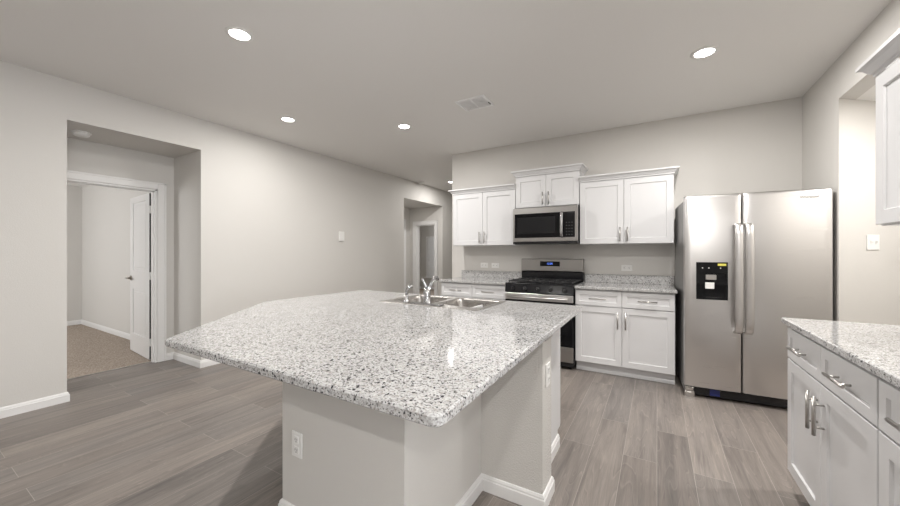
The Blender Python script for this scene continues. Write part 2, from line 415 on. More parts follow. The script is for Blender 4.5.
# back bedroom window with closed blind
wx0, wx1, wz0, wz1 = -6.95, -5.9, 0.42, 1.84
o = struct('window_1', boxes((wx0, wx0+0.05, 10.065, 10.099, wz0, wz1), (wx1-0.05, wx1, 10.065, 10.099, wz0, wz1), (wx0+0.05, wx1-0.05, 10.065, 10.099, wz1-0.05, wz1),
                             (wx0+0.05, wx1-0.05, 10.065, 10.099, wz0, wz0+0.04)), M['trim'])
obj('window_blind', boxes((wx0+0.05, wx1-0.05, 10.08, 10.095, wz0+0.04, wz1-0.05)), M['blind'], o)
obj('window_sill', boxes((wx0-0.05, wx1+0.05, 10.02, 10.099, wz0-0.03, wz0), bev=0.004), M['trim'], o)

# ------------------------------------------------------------------ cabinets (front faces local -Y, x 0..w, back at y=depth)
def shaker(x0, x1, z0, z1, y=-0.020, t=0.020, st=0.058, rec=0.009):
    bm = bmesh.new()
    def rr(a, b, c, d, yy0, yy1, bev=0): box(bm, a, b, yy0, yy1, c, d, bev=bev, seg=1)
    # frame as one loop with an inner bevel
    o = [(x0, z0), (x1, z0), (x1, z1), (x0, z1)]
    i1 = [(x0+st, z0+st), (x1-st, z0+st), (x1-st, z1-st), (x0+st, z1-st)]
    i2 = [(x0+st+0.004, z0+st+0.004), (x1-st-0.004, z0+st+0.004), (x1-st-0.004, z1-st-0.004), (x0+st+0.004, z1-st-0.004)]
    c = 0.0015
    oc = [(x0+c, z0+c), (x1-c, z0+c), (x1-c, z1-c), (x0+c, z1-c)]
    mk = lambda L_, yy: [bm.verts.new((a, yy, b)) for a, b in L_]
    back, oo, of, f1, f2 = mk(o, y+t), mk(o, y+c), mk(oc, y), mk(i1, y), mk(i2, y+rec)
    for A, Bv in ((back, oo), (oo, of), (of, f1), (f1, f2)):
        for k in range(4): bm.faces.new((A[k], A[(k+1) % 4], Bv[(k+1) % 4], Bv[k]))
    bm.faces.new(f2); bm.faces.new(back)
    return bm
def bar_handle(p, vertical, length=0.155, y=-0.020):
    bm = bmesh.new(); x, z = p; hl = length/2; s = 0.048
    if vertical:
        tube(bm, [(x, y-0.032, z-hl), (x, y-0.032, z+hl)], 0.0068, 12)
        for d in (-s, s): tube(bm, [(x, y+0.0, z+d), (x, y-0.030, z+d)], 0.0045, 10)
    else:
        tube(bm, [(x-hl, y-0.032, z), (x+hl, y-0.032, z)], 0.0068, 12)
        for d in (-s, s): tube(bm, [(x+d, y+0.0, z), (x+d, y-0.030, z)], 0.0045, 10)
    return bm
def base_cabinet(label, w, loc, rotz=0, depth=0.60, cols=2, drawers=True, toe=True, end=None, group=None):
    t = thing('base_cabinet', label, 'cabinet', loc, rotz, group)
    obj('body', boxes((0, w, 0, depth, 0.105, 0.882)), M['cab'], t)
    obj('toe_kick', boxes((0.001, w-0.001, 0.065, depth, 0, 0.105)), M['cab'], t)
    if toe: 
        bm = bmesh.new(); sweep(bm, [(w-0.001, 0.0645), (0.001, 0.0645)][::-1], [(0, 0), (0.010, 0), (0.010, 0.03), (0.004, 0.04), (0, 0.042)])
        obj('toe_moulding', bm, M['cab'], t)
    cw = w/cols; g = 0.002; edge = 0.004
    for i in range(cols):
        x0 = i*cw + (edge if i == 0 else g); x1 = (i+1)*cw - (edge if i == cols-1 else g)
        if drawers:
            d = obj('drawer', shaker(x0, x1, 0.712, 0.866, st=0.042), M['cab'], t)
            obj('handle', bar_handle(((x0+x1)/2, 0.787), False, 0.165), M['nickel'], d)
        top = 0.704 if drawers else 0.866
        d = obj('door', shaker(x0, x1, 0.112, top), M['cab'], t)
        hx = x1-0.034 if (i % 2 == 0 and cols > 1) or (cols == 1 and end == 'r') else x0+0.034
        obj('handle', bar_handle((hx, 0.578), True, 0.165), M['nickel'], d)
    return t
def wall_cabinet(label, w, loc, z0, z1, crown_h, rotz=0, depth=0.31, sides=(True, True), hz=None, group=None):
    t = thing('wall_cabinet', label, 'cabinet', (loc[0], loc[1], z0), rotz, group)
    hgt = z1-z0
    obj('body', boxes((0, w, 0, depth, 0, hgt)), M['cab'], t)
    for i in range(2):
        x0 = (0.004, w/2+0.002)[i]; x1 = (w/2-0.002, w-0.004)[i]
        d = obj('door', shaker(x0, x1, 0.006, hgt-0.012, st=0.060), M['cab'], t)
        obj('handle', bar_handle((x1-0.034 if i == 0 else x0+0.034, 0.105 if hz is None else hz), True), M['nickel'], d)
    ch = crown_h
    prof = [(0, hgt-0.004), (0.004, hgt-0.004), (0.004, hgt+0.008), (0.012, hgt+0.012), (0.030, hgt+ch*0.62), (0.038, hgt+ch*0.70), (0.046, hgt+ch*0.74), (0.046, hgt+ch), (0, hgt+ch)]
    pts = []
    yb = depth-0.002
    if sides[0]: pts += [(-0.0005, yb)]
    else: pts += []
    pts += [(-0.0005, -0.0205), (w+0.0005, -0.0205)]
    if sides[1]: pts += [(w+0.0005, yb)]
    bm = bmesh.new(); sweep(bm, pts, prof)
    obj('crown_moulding', bm, M['cab'], t)
    return t
FY = 3.93            # base cabinet carcass front
cg = 'base cabinets along the back wall'
base_cabinet('white shaker base cabinet left of the stove, seen over the island', 0.915, (-2.455, FY, 0), depth=YB-FY-0.002)
base_cabinet('white shaker base cabinet between the stove and the refrigerator', 0.905, (-0.757, FY, 0), depth=YB-FY-0.002)
UY = 4.235
wall_cabinet('white two-door wall cabinet left of the microwave', 0.915, (-2.455, UY), 1.362, 2.078, 0.058, depth=YB-UY-0.002, sides=(True, False))
wall_cabinet('small raised white wall cabinet above the microwave', 0.770, (-1.5385, UY), 1.822, 2.222, 0.066, depth=YB-UY-0.002, hz=0.10)
wall_cabinet('white two-door wall cabinet between microwave and refrigerator', 0.915, (-0.766, UY), 1.362, 2.078, 0.058, depth=YB-UY-0.002, sides=(False, True))
# near right run, facing -X
base_cabinet('white base cabinet at the far end of the right-hand counter', 0.888, (0.62, 2.528, 0), rotz=R(-90), depth=XR-0.62-0.002)
base_cabinet('white base cabinet cut by the right edge of the picture', 0.888, (0.62, 1.638, 0), rotz=R(-90), depth=XR-0.62-0.002)
wall_cabinet('white wall cabinet above the right-hand counter', 0.914, (0.87, 2.344), 1.386, 2.068, 0.060, rotz=R(-90), depth=XR-0.87-0.002)

# ------------------------------------------------------------------ worktops
def rounded(pts, rads, seg=6):
    out = []; n = len(pts)
    for i, p in enumerate(pts):
        r = rads[i]; p = Vector(p)
        if r <= 0: out.append(p); continue
        a = (Vector(pts[i-1])-p).normalized(); b = (Vector(pts[(i+1) % n])-p).normalized()
        half = a.angle(b)/2; d = r/math.tan(half)
        c = p + (a+b).normalized()*(r/math.sin(half))
        s = p+a*d - c; f = p+b*d - c
        a0 = math.atan2(s.y, s.x); a1 = math.atan2(f.y, f.x)
        da = (a1-a0+math.pi) % (2*math.pi) - math.pi
        for k in range(seg+1):
            t = a0+da*k/seg; out.append(c+Vector((math.cos(t), math.sin(t)))*r)
    return out
def slab(outline, z0, z1, holes=(), ch=0.004):
    """outline counter-clockwise; chamfered rim; optional holes"""
    bm = bmesh.new(); n = len(outline)
    inn = offset_path(outline, -ch, True)
    L0 = [bm.verts.new((p.x, p.y, z0+ch)) for p in outline]; Lb = [bm.verts.new((p.x, p.y, z0)) for p in inn]
    L1 = [bm.verts.new((p.x, p.y, z1-ch)) for p in outline]; Lt = [bm.verts.new((p.x, p.y, z1)) for p in inn]
    for A, Bv in ((Lb, L0), (L0, L1), (L1, Lt)):
        for i in range(n): bm.faces.new((A[i], A[(i+1) % n], Bv[(i+1) % n], Bv[i]))
    top_e = [bm.edges.get((Lt[i], Lt[(i+1) % n])) for i in range(n)]; bot_e = [bm.edges.get((Lb[i], Lb[(i+1) % n])) for i in range(n)]
    for h in holes:
        k = len(h)
        ht = [bm.verts.new((p[0], p[1], z1)) for p in h]; hb = [bm.verts.new((p[0], p[1], z0)) for p in h]
        for i in range(k): bm.faces.new((ht[i], ht[(i+1) % k], hb[(i+1) % k], hb[i]))
        top_e += [bm.edges.get((ht[i], ht[(i+1) % k])) for i in range(k)]; bot_e += [bm.edges.get((hb[i], hb[(i+1) % k])) for i in range(k)]
    bmesh.ops.triangle_fill(bm, use_beauty=True, use_dissolve=False, edges=top_e)
    bmesh.ops.triangle_fill(bm, use_beauty=True, use_dissolve=False, edges=bot_e)
    return bm
CT0, CT1 = 0.884, 0.914
def rect(x0, x1, y0, y1, r=(0, 0, 0, 0)): return rounded([(x0, y0), (x1, y0), (x1, y1), (x0, y1)], r)
def counter(label, outline, loc, splash=None):
    o = obj('granite_countertop', slab(outline, CT0, CT1), M['granite'], loc=loc)
    tag(o, label, 'countertop')
    if splash:
        bm = boxes(splash, bev=0.002); bmesh.ops.translate(bm, verts=bm.verts[:], vec=-Vector(loc)); obj('backsplash', bm, M['granite'], o)
    return o
counter('grey speckled granite countertop left of the stove', rect(-2.475, -1.5425, 3.885, YB-0.003, (0.006,)*4), (-2.0, 4.2, CT0), (-2.475, -1.5425, YB-0.024, YB-0.003, CT1+0.0005, CT1+0.098))
counter('grey speckled granite countertop between stove and refrigerator', rect(-0.7585, 0.165, 3.885, YB-0.003, (0.006,)*4), (-0.3, 4.2, CT0), (-0.7585, 0.165, YB-0.024, YB-0.003, CT1+0.0005, CT1+0.098))
counter('grey speckled granite countertop on the right-hand cabinets', rect(0.582, XR-0.003, 0.74, 2.56, (0.006,)*4), (0.9, 1.7, CT0))
# island
iz = [(-1.722, 0.628), (-0.400, 0.628), (-0.425, 2.43), (-2.40, 2.43), (-2.44, 1.49)]
skx0, skx1, sky0, sky1 = -1.72, -0.93, 1.895, 2.375
hole = rect(skx0+0.02, skx1-0.02, sky0+0.02, sky1-0.02, (0.03,)*4)
o = obj('granite_countertop', slab(rounded(iz, (0.008, 0.026, 0.01, 0.01, 0.01)), CT0, CT1, [hole], ch=0.005), M['granite'], loc=(-1.3, 1.5, CT0))
tag(o, 'large speckled granite island top with a clipped corner and a sink', 'countertop')
# island base
isl = thing('kitchen_island', 'painted drywall island base carrying the large granite top', 'kitchen island', (-1.2, 1.5, 0))
def child(name, bm, m, par, par_loc):
    bmesh.ops.translate(bm, verts=bm.verts[:], vec=-Vector(par_loc)); return obj(name, bm, m, par)
IL = (-1.2, 1.5, 0)
bx0, bx1, by0 = -1.552, -0.812, 1.035
py0, py1, px0, px1 = 1.70, 1.865, -2.39, -0.482
child('half_wall', boxes((px0, px1, py0, py1, 0, CT0-0.001)), M['peel'], isl, IL)
child('support_block', boxes((bx0, bx1, by0, py0-0.0005, 0, CT0-0.001)), M['wall'], isl, IL)
bm = bmesh.new()
sweep(bm, [(px1-0.001, py1), (px1+0.0005, py1), (px1+0.0005, py0-0.0005), (bx1+0.0005, py0-0.0005), (bx1+0.0005, by0-0.0005), (bx0-0.0005, by0-0.0005), (bx0-0.0005, py0-0.0005), (px0-0.0005, py0-0.0005), (px0-0.0005, py1)], [(-a, b) for a, b in BP])
# flip side: path runs clockwise so outward is left-hand side
child('baseboard', bm, M['trim'], isl, IL)
bm = boxes((px1-0.09, px1+0.012, py0+0.02, py1-0.02, CT0-0.055, CT0-0.001))
child('support_bracket', bm, M['nickel'], isl, IL)
for i, (a, b, lab) in enumerate(((-1.10, -0.56, 'white cabinet at the stove end of the island, its end panel showing'), (-2.0, -1.102, 'white sink cabinet under the island top'),)):
    w_ = b-a
    t = thing('base_cabinet', lab, 'cabinet', (b, 2.395, 0), R(180))
    dep = 2.395-py1-0.003
    if i == 1:   # open top for the bowls
        obj('body', boxes((0, 0.018, 0, dep, 0.105, 0.882), (w_-0.018, w_, 0, dep, 0.105, 0.882), (0.018, w_-0.018, 0, dep, 0.105, 0.123), (0.018, w_-0.018, 0, 0.018, 0.123, 0.68)), M['cab'], t)
    else:
        obj('body', boxes((0, w_, 0, dep, 0.105, 0.70), (0, 0.10, 0, dep, 0.70, 0.882)), M['cab'], t)
    obj('toe_kick', boxes((0.001, w_-0.001, 0.065, dep, 0, 0.105)), M['cab'], t)
    n_ = 1 if i == 0 else 2
    for k in range(n_):
        d = obj('door', shaker(k*w_/n_+0.003, (k+1)*w_/n_-0.003, 0.112, 0.704), M['cab'], t)
        obj('handle', bar_handle((k*w_/n_+0.04 if k else w_/n_-0.04, 0.565), True), M['nickel'], d)
    obj('drawer', shaker(0.003, w_-0.003, 0.712, 0.866, st=0.042), M['cab'], t)
    if i == 0:
        bm = bmesh.new(); sweep(bm, [(-0.0005, 0.066), (-0.0005, dep)], [(-p_, q_) for p_, q_ in BP]); 
        obj('end_baseboard', bm, M['trim'], t)

# sink
sk = thing('kitchen_sink', 'stainless double-bowl sink set into the island top', 'sink', (-1.325, 2.135, CT1))
SL = (-1.325, 2.135, CT1)
mid = (skx0+skx1)/2
ro = rect(skx0, skx1, sky0, sky1, (0.03,)*4)
bowls = [(skx0+0.03, mid-0.014), (mid+0.014, skx1-0.03)]
bm = bmesh.new()
def ring(pts, z): return [bm.verts.new((p[0], p[1], z)) for p in pts]
zr = CT1+0.0035
a = ring(ro, CT1+0.0004); b = ring(offset_path(ro, -0.004, True), zr); n = len(a)
for i in range(n): bm.faces.new((a[i], a[(i+1) % n], b[(i+1) % n], b[i]))
edges = [bm.edges.get((b[i], b[(i+1) % n])) for i in range(n)]
by0_, by1_ = sky0+0.095, sky1-0.028
for x0, x1 in bowls:
    prev = None
    for off, z in ((0, zr), (0.004, zr-0.006), (0.008, zr-0.03), (0.014, zr-0.15), (0.03, zr-0.172), (0.06, zr-0.176)):
        rg = ring(rounded([(x0+off, by0_+off), (x1-off, by0_+off), (x1-off, by1_-off), (x0+off, by1_-off)], (0.045,)*4), z)
        if prev is None: edges += [bm.edges.get((rg[i], rg[(i+1) % len(rg)])) or bm.edges.new((rg[i], rg[(i+1) % len(rg)])) for i in range(len(rg))]
        else:
            for i in range(len(rg)):
                f = bm.faces.new((prev[i], prev[(i+1) % len(rg)], rg[(i+1) % len(rg)], rg[i])); f.smooth = True
        prev = rg
    bm.faces.new(prev)
bmesh.ops.triangle_fill(bm, use_beauty=True, use_dissolve=False, edges=edges)
child('basin', bm, M['sinksteel'], sk, SL)
for x0, x1 in bowls:
    bm = bmesh.new(); lathe(bm, [(0.0, -0.006), (0.028, -0.006), (0.036, 0.0), (0.044, 0.003), (0.046, 0.0)], ((x0+x1)/2, (by0_+by1_)/2, zr-0.174))
    child('drain', bm, M['chrome'], sk, SL)
# faucet and side sprayer on the near rim
fx, fy = -1.335, 1.945
ft = thing('kitchen_faucet', 'chrome single-lever faucet on the sink rim', 'faucet', (fx, fy, zr+0.0005))
bm = bmesh.new(); lathe(bm, [(0, 0), (0.032, 0), (0.032, 0.006), (0.026, 0.012), (0.024, 0.055), (0.026, 0.075), (0.022, 0.098), (0.010, 0.110), (0, 0.112)]); box(bm, -0.12, 0.12, -0.028, 0.028, 0, 0.008, bev=0.003); obj('faucet_body', bm, M['chrome'], ft)
bm = bmesh.new(); tube(bm, [(0, 0.01, 0.07), (-0.004, 0.04, 0.105), (-0.010, 0.08, 0.145), (-0.014, 0.12, 0.170), (-0.018, 0.150, 0.172), (-0.020, 0.165, 0.155)], [0.013, 0.012, 0.011, 0.011, 0.012, 0.012]); obj('spout', bm, M['chrome'], ft)
bm = bmesh.new(); tube(bm, [(0, 0, 0.10), (-0.006, -0.006, 0.125), (-0.018, -0.016, 0.160), (-0.026, -0.024, 0.178)], [0.012, 0.009, 0.008, 0.010]); obj('lever', bm, M['chrome'], ft)
sp = thing('sink_sprayer', 'small chrome side sprayer left of the faucet', 'sprayer', (-1.505, 1.938, zr+0.0005))
bm = bmesh.new(); lathe(bm, [(0, 0), (0.024, 0), (0.022, 0.010), (0.015, 0.022), (0.013, 0.055), (0.0, 0.055)]); obj('holder', bm, M['chrome'], sp)
bm = bmesh.new(); tube(bm, [(0, 0, 0.045), (0.002, 0.004, 0.08), (0.012, 0.014, 0.105), (0.03, 0.03, 0.118)], [0.009, 0.011, 0.014, 0.013]); obj('spray_head', bm, M['chrome'], sp)

# ------------------------------------------------------------------ range
rx0, rx1, RY = -1.536, -0.764, 3.865
rw = rx1-rx0
rg = thing('gas_range', 'stainless and black gas range between the base cabinets', 'stove', (rx0, RY, 0))
obj('body', boxes((0.002, rw-0.002, 0.03, 0.65, 0.06, 0.895)), M['black'], rg)
for x in (0.05, rw-0.05):
    for y in (0.08, 0.58):
        bm = bmesh.new(); tube(bm, [(x, y, 0), (x, y, 0.062)], 0.018); obj('foot', bm, M['black'], rg)
bm = boxes((0.004, rw-0.004, 0.0, 0.0295, 0.085, 0.248), bev=0.006); obj('storage_drawer', bm, M['steel_dark'], rg)
obj('kick_plate', boxes((0.01, rw-0.01, 0.02, 0.0295, 0.035, 0.083)), M['black'], rg)
dr = obj('oven_door', boxes((0.004, rw-0.004, -0.012, 0.0295, 0.254, 0.728), bev=0.006), M['glass'], rg)
obj('door_rail', boxes((0.004, rw-0.004, -0.016, 0.0295, 0.7285, 0.806), bev=0.006), M['steel'], dr)
bm = bmesh.new(); tube(bm, [(0.05, -0.055, 0.765), (rw-0.05, -0.055, 0.765)], 0.013, 16)
for x in (0.08, rw-0.08): tube(bm, [(x, -0.012, 0.765), (x, -0.055, 0.765)], 0.009)
obj('handle', bm, M['steel'], dr)
bm = bmesh.new()
v = [bm.verts.new(p) for p in ((0.002, -0.012, 0.815), (0.002, 0.0295, 0.815), (0.002, 0.0295, 0.905), (0.002, 0.008, 0.905))]
v2 = [bm.verts.new((rw-0.002, q_.co.y, q_.co.z)) for q_ in v]
bm.faces.new(v); bm.faces.new(v2)
for i in range(4): bm.faces.new((v[i], v[(i+1) % 4], v2[(i+1) % 4], v2[i]))
obj('control_panel', bm, M['black'], rg)
for k in range(5):
    x = rw*(0.12+0.19*k)
    bm = bmesh.new(); tube(bm, [(x, -0.002, 0.86), (x, -0.012, 0.858), (x, -0.034, 0.855)], [0.024, 0.020, 0.017], 20)
    kb = obj('knob', bm, M['iron'], rg)
    obj('knob_pointer', boxes((x-0.002, x+0.002, -0.0355, -0.034, 0.855, 0.870)), M['chrome'], kb)
obj('cooktop', boxes((0.0, rw, 0.004, 0.60, 0.9055, 0.918), bev=0.004), M['black'], rg)
for k in range(3):
    bm = bmesh.new(); x0 = 0.02+k*(rw-0.04)/3; x1 = x0+(rw-0.04)/3-0.006; z = 0.943
    for y in (0.05, 0.56): box(bm, x0, x1, y, y+0.014, z-0.014, z, bev=0.003, seg=1)
    for x in (x0, x1-0.014): box(bm, x, x+0.014, 0.05, 0.574, z-0.014, z, bev=0.003, seg=1)
    xm = (x0+x1)/2
    box(bm, xm-0.006, xm+0.006, 0.06, 0.56, z-0.012, z+0.002)
    for y in (0.17, 0.31, 0.45): box(bm, x0+0.01, x1-0.01, y-0.006, y+0.006, z-0.012, z+0.002)
    for x in (x0+0.002, x1-0.012):
        for y in (0.052, 0.562): box(bm, x, x+0.010, y, y+0.010, 0.9185, z-0.01)
    obj('burner_grate', bm, M['iron'], rg)
for x, y, r in ((0.17, 0.17, 0.045), (0.17, 0.45, 0.036), (rw-0.17, 0.17, 0.05), (rw-0.17, 0.45, 0.036), (rw/2, 0.31, 0.042)):
    bm = bmesh.new(); lathe(bm, [(0, 0.0), (r+0.012, 0), (r+0.01, 0.006), (r, 0.008), (r, 0.016), (0, 0.017)], (x, y, 0.9185)); obj('burner', bm, M['iron'], rg)
obj('backguard_base', boxes((0.0, rw, 0.575, 0.655, 0.9185, 1.03), bev=0.006), M['black'], rg)
bg = obj('backguard', boxes((0.0, rw, 0.560, 0.655, 1.0305, 1.19), bev=0.010), M['steel_dark'], rg)
obj('display', boxes((rw*0.325, rw*0.645, 0.556, 0.5595, 1.098, 1.158), bev=0.0015), M['glass'], bg)
def text(name, body, size, m, parent, loc, rot=(R(90), 0, 0), ext=0.0006, sx=1.0):
    cu = bpy.data.curves.new(name, 'FONT'); cu.body = body; cu.size = size; cu.extrude = ext; cu.align_x = 'CENTER'; cu.align_y = 'CENTER'
    o = bpy.data.objects.new(name, cu); C.objects.link(o)
    dg = bpy.context.evaluated_depsgraph_get(); me = bpy.data.meshes.new_from_object(o.evaluated_get(dg))
    bpy.data.objects.remove(o)
    o = bpy.data.objects.new(name, me); C.objects.link(o); me.materials.clear(); me.materials.append(m)
    o.parent = parent; o.location = loc; o.rotation_euler = rot; o.scale = (sx, 1, 1)
    return o
text('clock_digits', '12:00', 0.034, M['display'], bg, (rw*0.485, 0.5553, 1.128))

# ------------------------------------------------------------------ microwave
mx0, mx1, MY = -1.535, -0.769, 4.12
mw_ = mx1-mx0; MZ = 1.372; mh = 0.437
mo = thing('microwave', 'stainless over-the-range microwave with black glass door', 'microwave', (mx0, MY, MZ))
obj('body', boxes((0.003, mw_-0.003, 0.03, YB-MY-0.003, 0.02, mh), (0.01, mw_-0.01, 0.04, 0.38, 0.0, 0.02)), M['black'], mo)
md = obj('door', boxes((0, mw_, 0, 0.029, 0.028, mh), bev=0.005), M['steel_dark'], mo)
obj('door_glass', boxes((0.022, mw_-0.030, -0.003, -0.0003, 0.075, mh-0.070), bev=0.001), M['glass'], md)
obj('window_mesh', boxes((0.055, mw_-0.25, -0.0045, -0.0032, 0.125, mh-0.115)), mat('microwave_window', (0.012, 0.012, 0.013), 0.2, 0, 0.3), md)
bm = bmesh.new(); x = mw_-0.172
tube(bm, [(x, -0.001, 0.085), (x, -0.030, 0.095), (x, -0.036, 0.14), (x, -0.037, 0.22), (x, -0.036, 0.30), (x, -0.030, 0.345), (x, -0.001, 0.355)], 0.019, 14)
obj('handle', bm, M['chrome'], md)
obj('vent_grille', boxes((0.0, mw_, 0.001, 0.028, 0.002, 0.0275), bev=0.002), M['black'], mo)
for r_ in range(5): 
    for c_ in range(3): obj('key_mark', boxes((mw_-0.128+c_*0.03, mw_-0.116+c_*0.03, -0.0038, -0.0031, 0.10+r_*0.035, 0.106+r_*0.035)), M['grey_text'], mo)

# ------------------------------------------------------------------ refrigerator
fr = thing('refrigerator', 'stainless side-by-side refrigerator with water dispenser', 'refrigerator', (0.208, 3.70, 0), R(4.0))
fw = 0.95; sp_ = 0.402
obj('body', boxes((0.006, fw-0.004, 0.068, 0.70, 0.035, 1.735), bev=0.006), M['darkgrey'], fr)
def fdoor(x0, x1):
    bm = bmesh.new()
    # softly bowed front
    n = 10; prof = []
    for k in range(n+1):
        t = k/n; x = x0+(x1-x0)*t; edge = min(t, 1-t)*(x1-x0)
        y = 0.012*(max(0, 1-edge/0.03))**2 if edge < 0.03 else 0
        prof.append((x, y - 0.004*math.sin(math.pi*t)))
    prof = [(x0, 0.062)] + [(x0, 0.016)] + [(x0+0.002, 0.009), (x0+0.007, 0.003)] + [(x0+0.014+(x1-x0-0.028)*k/n, -0.005*math.sin(math.pi*k/n)) for k in range(n+1)] + [(x1-0.007, 0.003), (x1-0.002, 0.009), (x1, 0.016), (x1, 0.062)]
    rows = []
    for z, g in ((0.098, 0.008), (0.102, 0.002), (0.110, 0), (1.735, 0), (1.752, 0.004), (1.762, 0.012), (1.765, 0.024)):
        rows.append([bm.verts.new((x, min(y+g, 0.062), z)) for x, y in prof])
    k = len(prof)
    for a_, b_ in zip(rows, rows[1:]):
        for i in range(k):
            f = bm.faces.new((a_[i], a_[(i+1) % k], b_[(i+1) % k], b_[i])); f.smooth = True
    bm.faces.new(rows[0]); bm.faces.new(rows[-1])
    return bm
dl = obj('freezer_door', fdoor(0.0, sp_-0.003), M['steel'], fr)
drr = obj('refrigerator_door', fdoor(sp_+0.003, fw), M['steel'], fr)
def fhandle(x):
    bm = bmesh.new()
    path = [(0.0, 1.498), (-0.030, 1.495), (-0.052, 1.480), (-0.060, 1.42), (-0.066, 1.25), (-0.068, 1.05), (-0.066, 0.85), (-0.060, 0.69), (-0.052, 0.63), (-0.030, 0.612), (0.0, 0.608)]
    hw = 0.027; rows = []
    for i, (y, z) in enumerate(path):
        a_ = Vector(path[max(i-1, 0)]); b_ = Vector(path[min(i+1, len(path)-1)]); t_ = (b_-a_).normalized(); n_ = Vector((t_.y, -t_.x))
        if n_.x > 0 or (abs(n_.x) < 1e-6 and n_.y < 0): pass
        sec = [(-hw, 0), (-hw, 0.008), (-hw*0.7, 0.014), (0, 0.016), (hw*0.7, 0.014), (hw, 0.008), (hw, 0), (0, -0.002)]
        rows.append([bm.verts.new((x+u_, y + n_.x*(w_), z + n_.y*(w_))) for u_, w_ in sec])
    for A, Bv in zip(rows, rows[1:]):
        for k in range(8):
            f = bm.faces.new((A[k], A[(k+1) % 8], Bv[(k+1) % 8], Bv[k])); f.smooth = True
    bm.faces.new(rows[0]); bm.faces.new(rows[-1])
    return bm
obj('handle', fhandle(sp_-0.034), M['steel'], dl); obj('handle', fhandle(sp_+0.034), M['steel'], drr)
dx0, dx1, dz0, dz1 = 0.085, 0.305, 0.865, 1.185
dp = obj('dispenser', boxes((dx0, dx1, -0.012, 0.0, dz0, dz0+0.02), (dx0, dx1, -0.012, 0.0, dz1-0.095, dz1), (dx0, dx0+0.018, -0.012, 0.0, dz0+0.02, dz1-0.095), (dx1-0.018, dx1, -0.012, 0.0, dz0+0.02, dz1-0.095),
               (dx0+0.018, dx1-0.018, -0.0055, 0.0, dz0+0.02, dz1-0.095), bev=0.0015), M['glass'], dl)
obj('dispenser_spout', boxes((0.15, 0.225, -0.020, -0.006, 1.035, 1.078), bev=0.003), M['nickel'], dp)
obj('dispenser_paddle', boxes((0.148, 0.212, -0.014, -0.006, 0.958, 1.012), bev=0.003), M['plastic'], dp)
obj('yellow_sticker', boxes((0.235, 0.293, -0.0127, -0.0121, 1.155, 1.174)), M['yellow'], dp)['label'] = 'yellow sticker on the dispenser'
for x in (0.125, 0.17, 0.25): obj('dispenser_icon', boxes((x, x+0.008, -0.0128, -0.0121, 1.132, 1.140)), M['plastic'], dp)
text('brand_lettering', 'Whirlpool', 0.026, M['grey_text'], drr, (fw-0.140, -0.0045, 1.70))
obj('base_grille', boxes((0.08, fw-0.01, 0.045, 0.066, 0.02, 0.092)), M['black'], fr)
obj('hinge_bracket', boxes((0.005, 0.078, 0.020, 0.0665, 0.0, 0.045), (0.012, 0.070, 0.030, 0.0665, 0.046, 0.080), bev=0.002), M['nickel'], fr)
for b_ in ((fw-0.09, fw-0.03, 0.05, 0.0665, 0.0, 0.019), (0.05, 0.12, 0.6, 0.66, 0.0, 0.034), (fw-0.12, fw-0.05, 0.6, 0.66, 0.0, 0.034)): obj('leveling_foot', boxes(b_), M['black'], fr)
obj('blue_tape', boxes((0.19, 0.26, 0.0425, 0.0448, 0.028, 0.080)), M['blue'], fr)['label'] = 'blue tag on the base grille'
obj('hinge_cover', boxes((0.02, 0.11, 0.07, 0.16, 1.7355, 1.760), bev=0.004), M['darkgrey'], fr)
obj('hinge_cover', boxes((fw-0.11, fw-0.02, 0.07, 0.16, 1.7355, 1.760), bev=0.004), M['darkgrey'], fr)

# ------------------------------------------------------------------ electrical plates
def plate(name, cat, label, loc, rotz, w=0.072, h=0.116, kind='outlet', horiz=False, group=None):
    t = thing(name, label, cat, loc, rotz, group)
    if horiz: w, h = h, w
    obj('plate', boxes((-w/2, w/2, -0.006, 0, -h/2, h/2), bev=0.0025), M['plastic'], t)
    if kind == 'outlet':
        for s in (-1, 1):
            cx, cz = (s*0.024, 0) if horiz else (0, s*0.024)
            bm = bmesh.new(); box(bm, cx-0.016, cx+0.016, -0.0085, -0.0062, cz-0.0165, cz+0.0165, bev=0.002, seg=1)
            f = obj('socket', bm, M['plastic'], t)
            if horiz: bs = [(cx-0.002, cx+0.006, -0.0090, -0.0086, cz+0.005, cz+0.008), (cx-0.002, cx+0.006, -0.0090, -0.0086, cz-0.008, cz-0.005), (cx-0.011, cx-0.006, -0.0090, -0.0086, cz-0.002, cz+0.002)]
            else: bs = [(cx-0.008, cx-0.0055, -0.0090, -0.0086, cz-0.002, cz+0.007), (cx+0.0055, cx+0.008, -0.0090, -0.0086, cz-0.002, cz+0.007), (cx-0.002, cx+0.002, -0.0090, -0.0086, cz-0.011, cz-0.006)]
            obj('slots', boxes(*bs), M['slot'], f)
    elif kind == 'switch':
        for cx in ((-0.023, 0.023) if w > 0.1 else (0,)):
            bm = bmesh.new(); box(bm, cx-0.006, cx+0.006, -0.009, -0.0062, -0.013, 0.013); box(bm, cx-0.004, cx+0.004, -0.018, -0.009, 0.000, 0.008, bev=0.001, seg=1)
            obj('toggle', bm, M['plastic'], t)
    return t
plate('wall_outlet', 'outlet', 'left of the two outlets on the wall above the left back countertop', (-2.115, YB-0.0006, 1.090), 0, horiz=True)
plate('wall_outlet', 'outlet', 'right of the two outlets on the wall, beside the stove', (-1.945, YB-0.0006, 1.090), 0, horiz=True)
plate('wall_outlet', 'outlet', 'white outlet on the wall between the stove and refrigerator', (-0.300, YB-0.0006, 1.092), 0, horiz=True)
plate('wall_outlet', 'outlet', 'white outlet low on the front face of the island', (-1.437, by0-0.0006, 0.375), 0)
plate('wall_outlet', 'outlet', 'white outlet on the narrow end of the island half wall', (px1+0.0006, 1.785, 0.645), R(90))
k = 0.98*0.3144
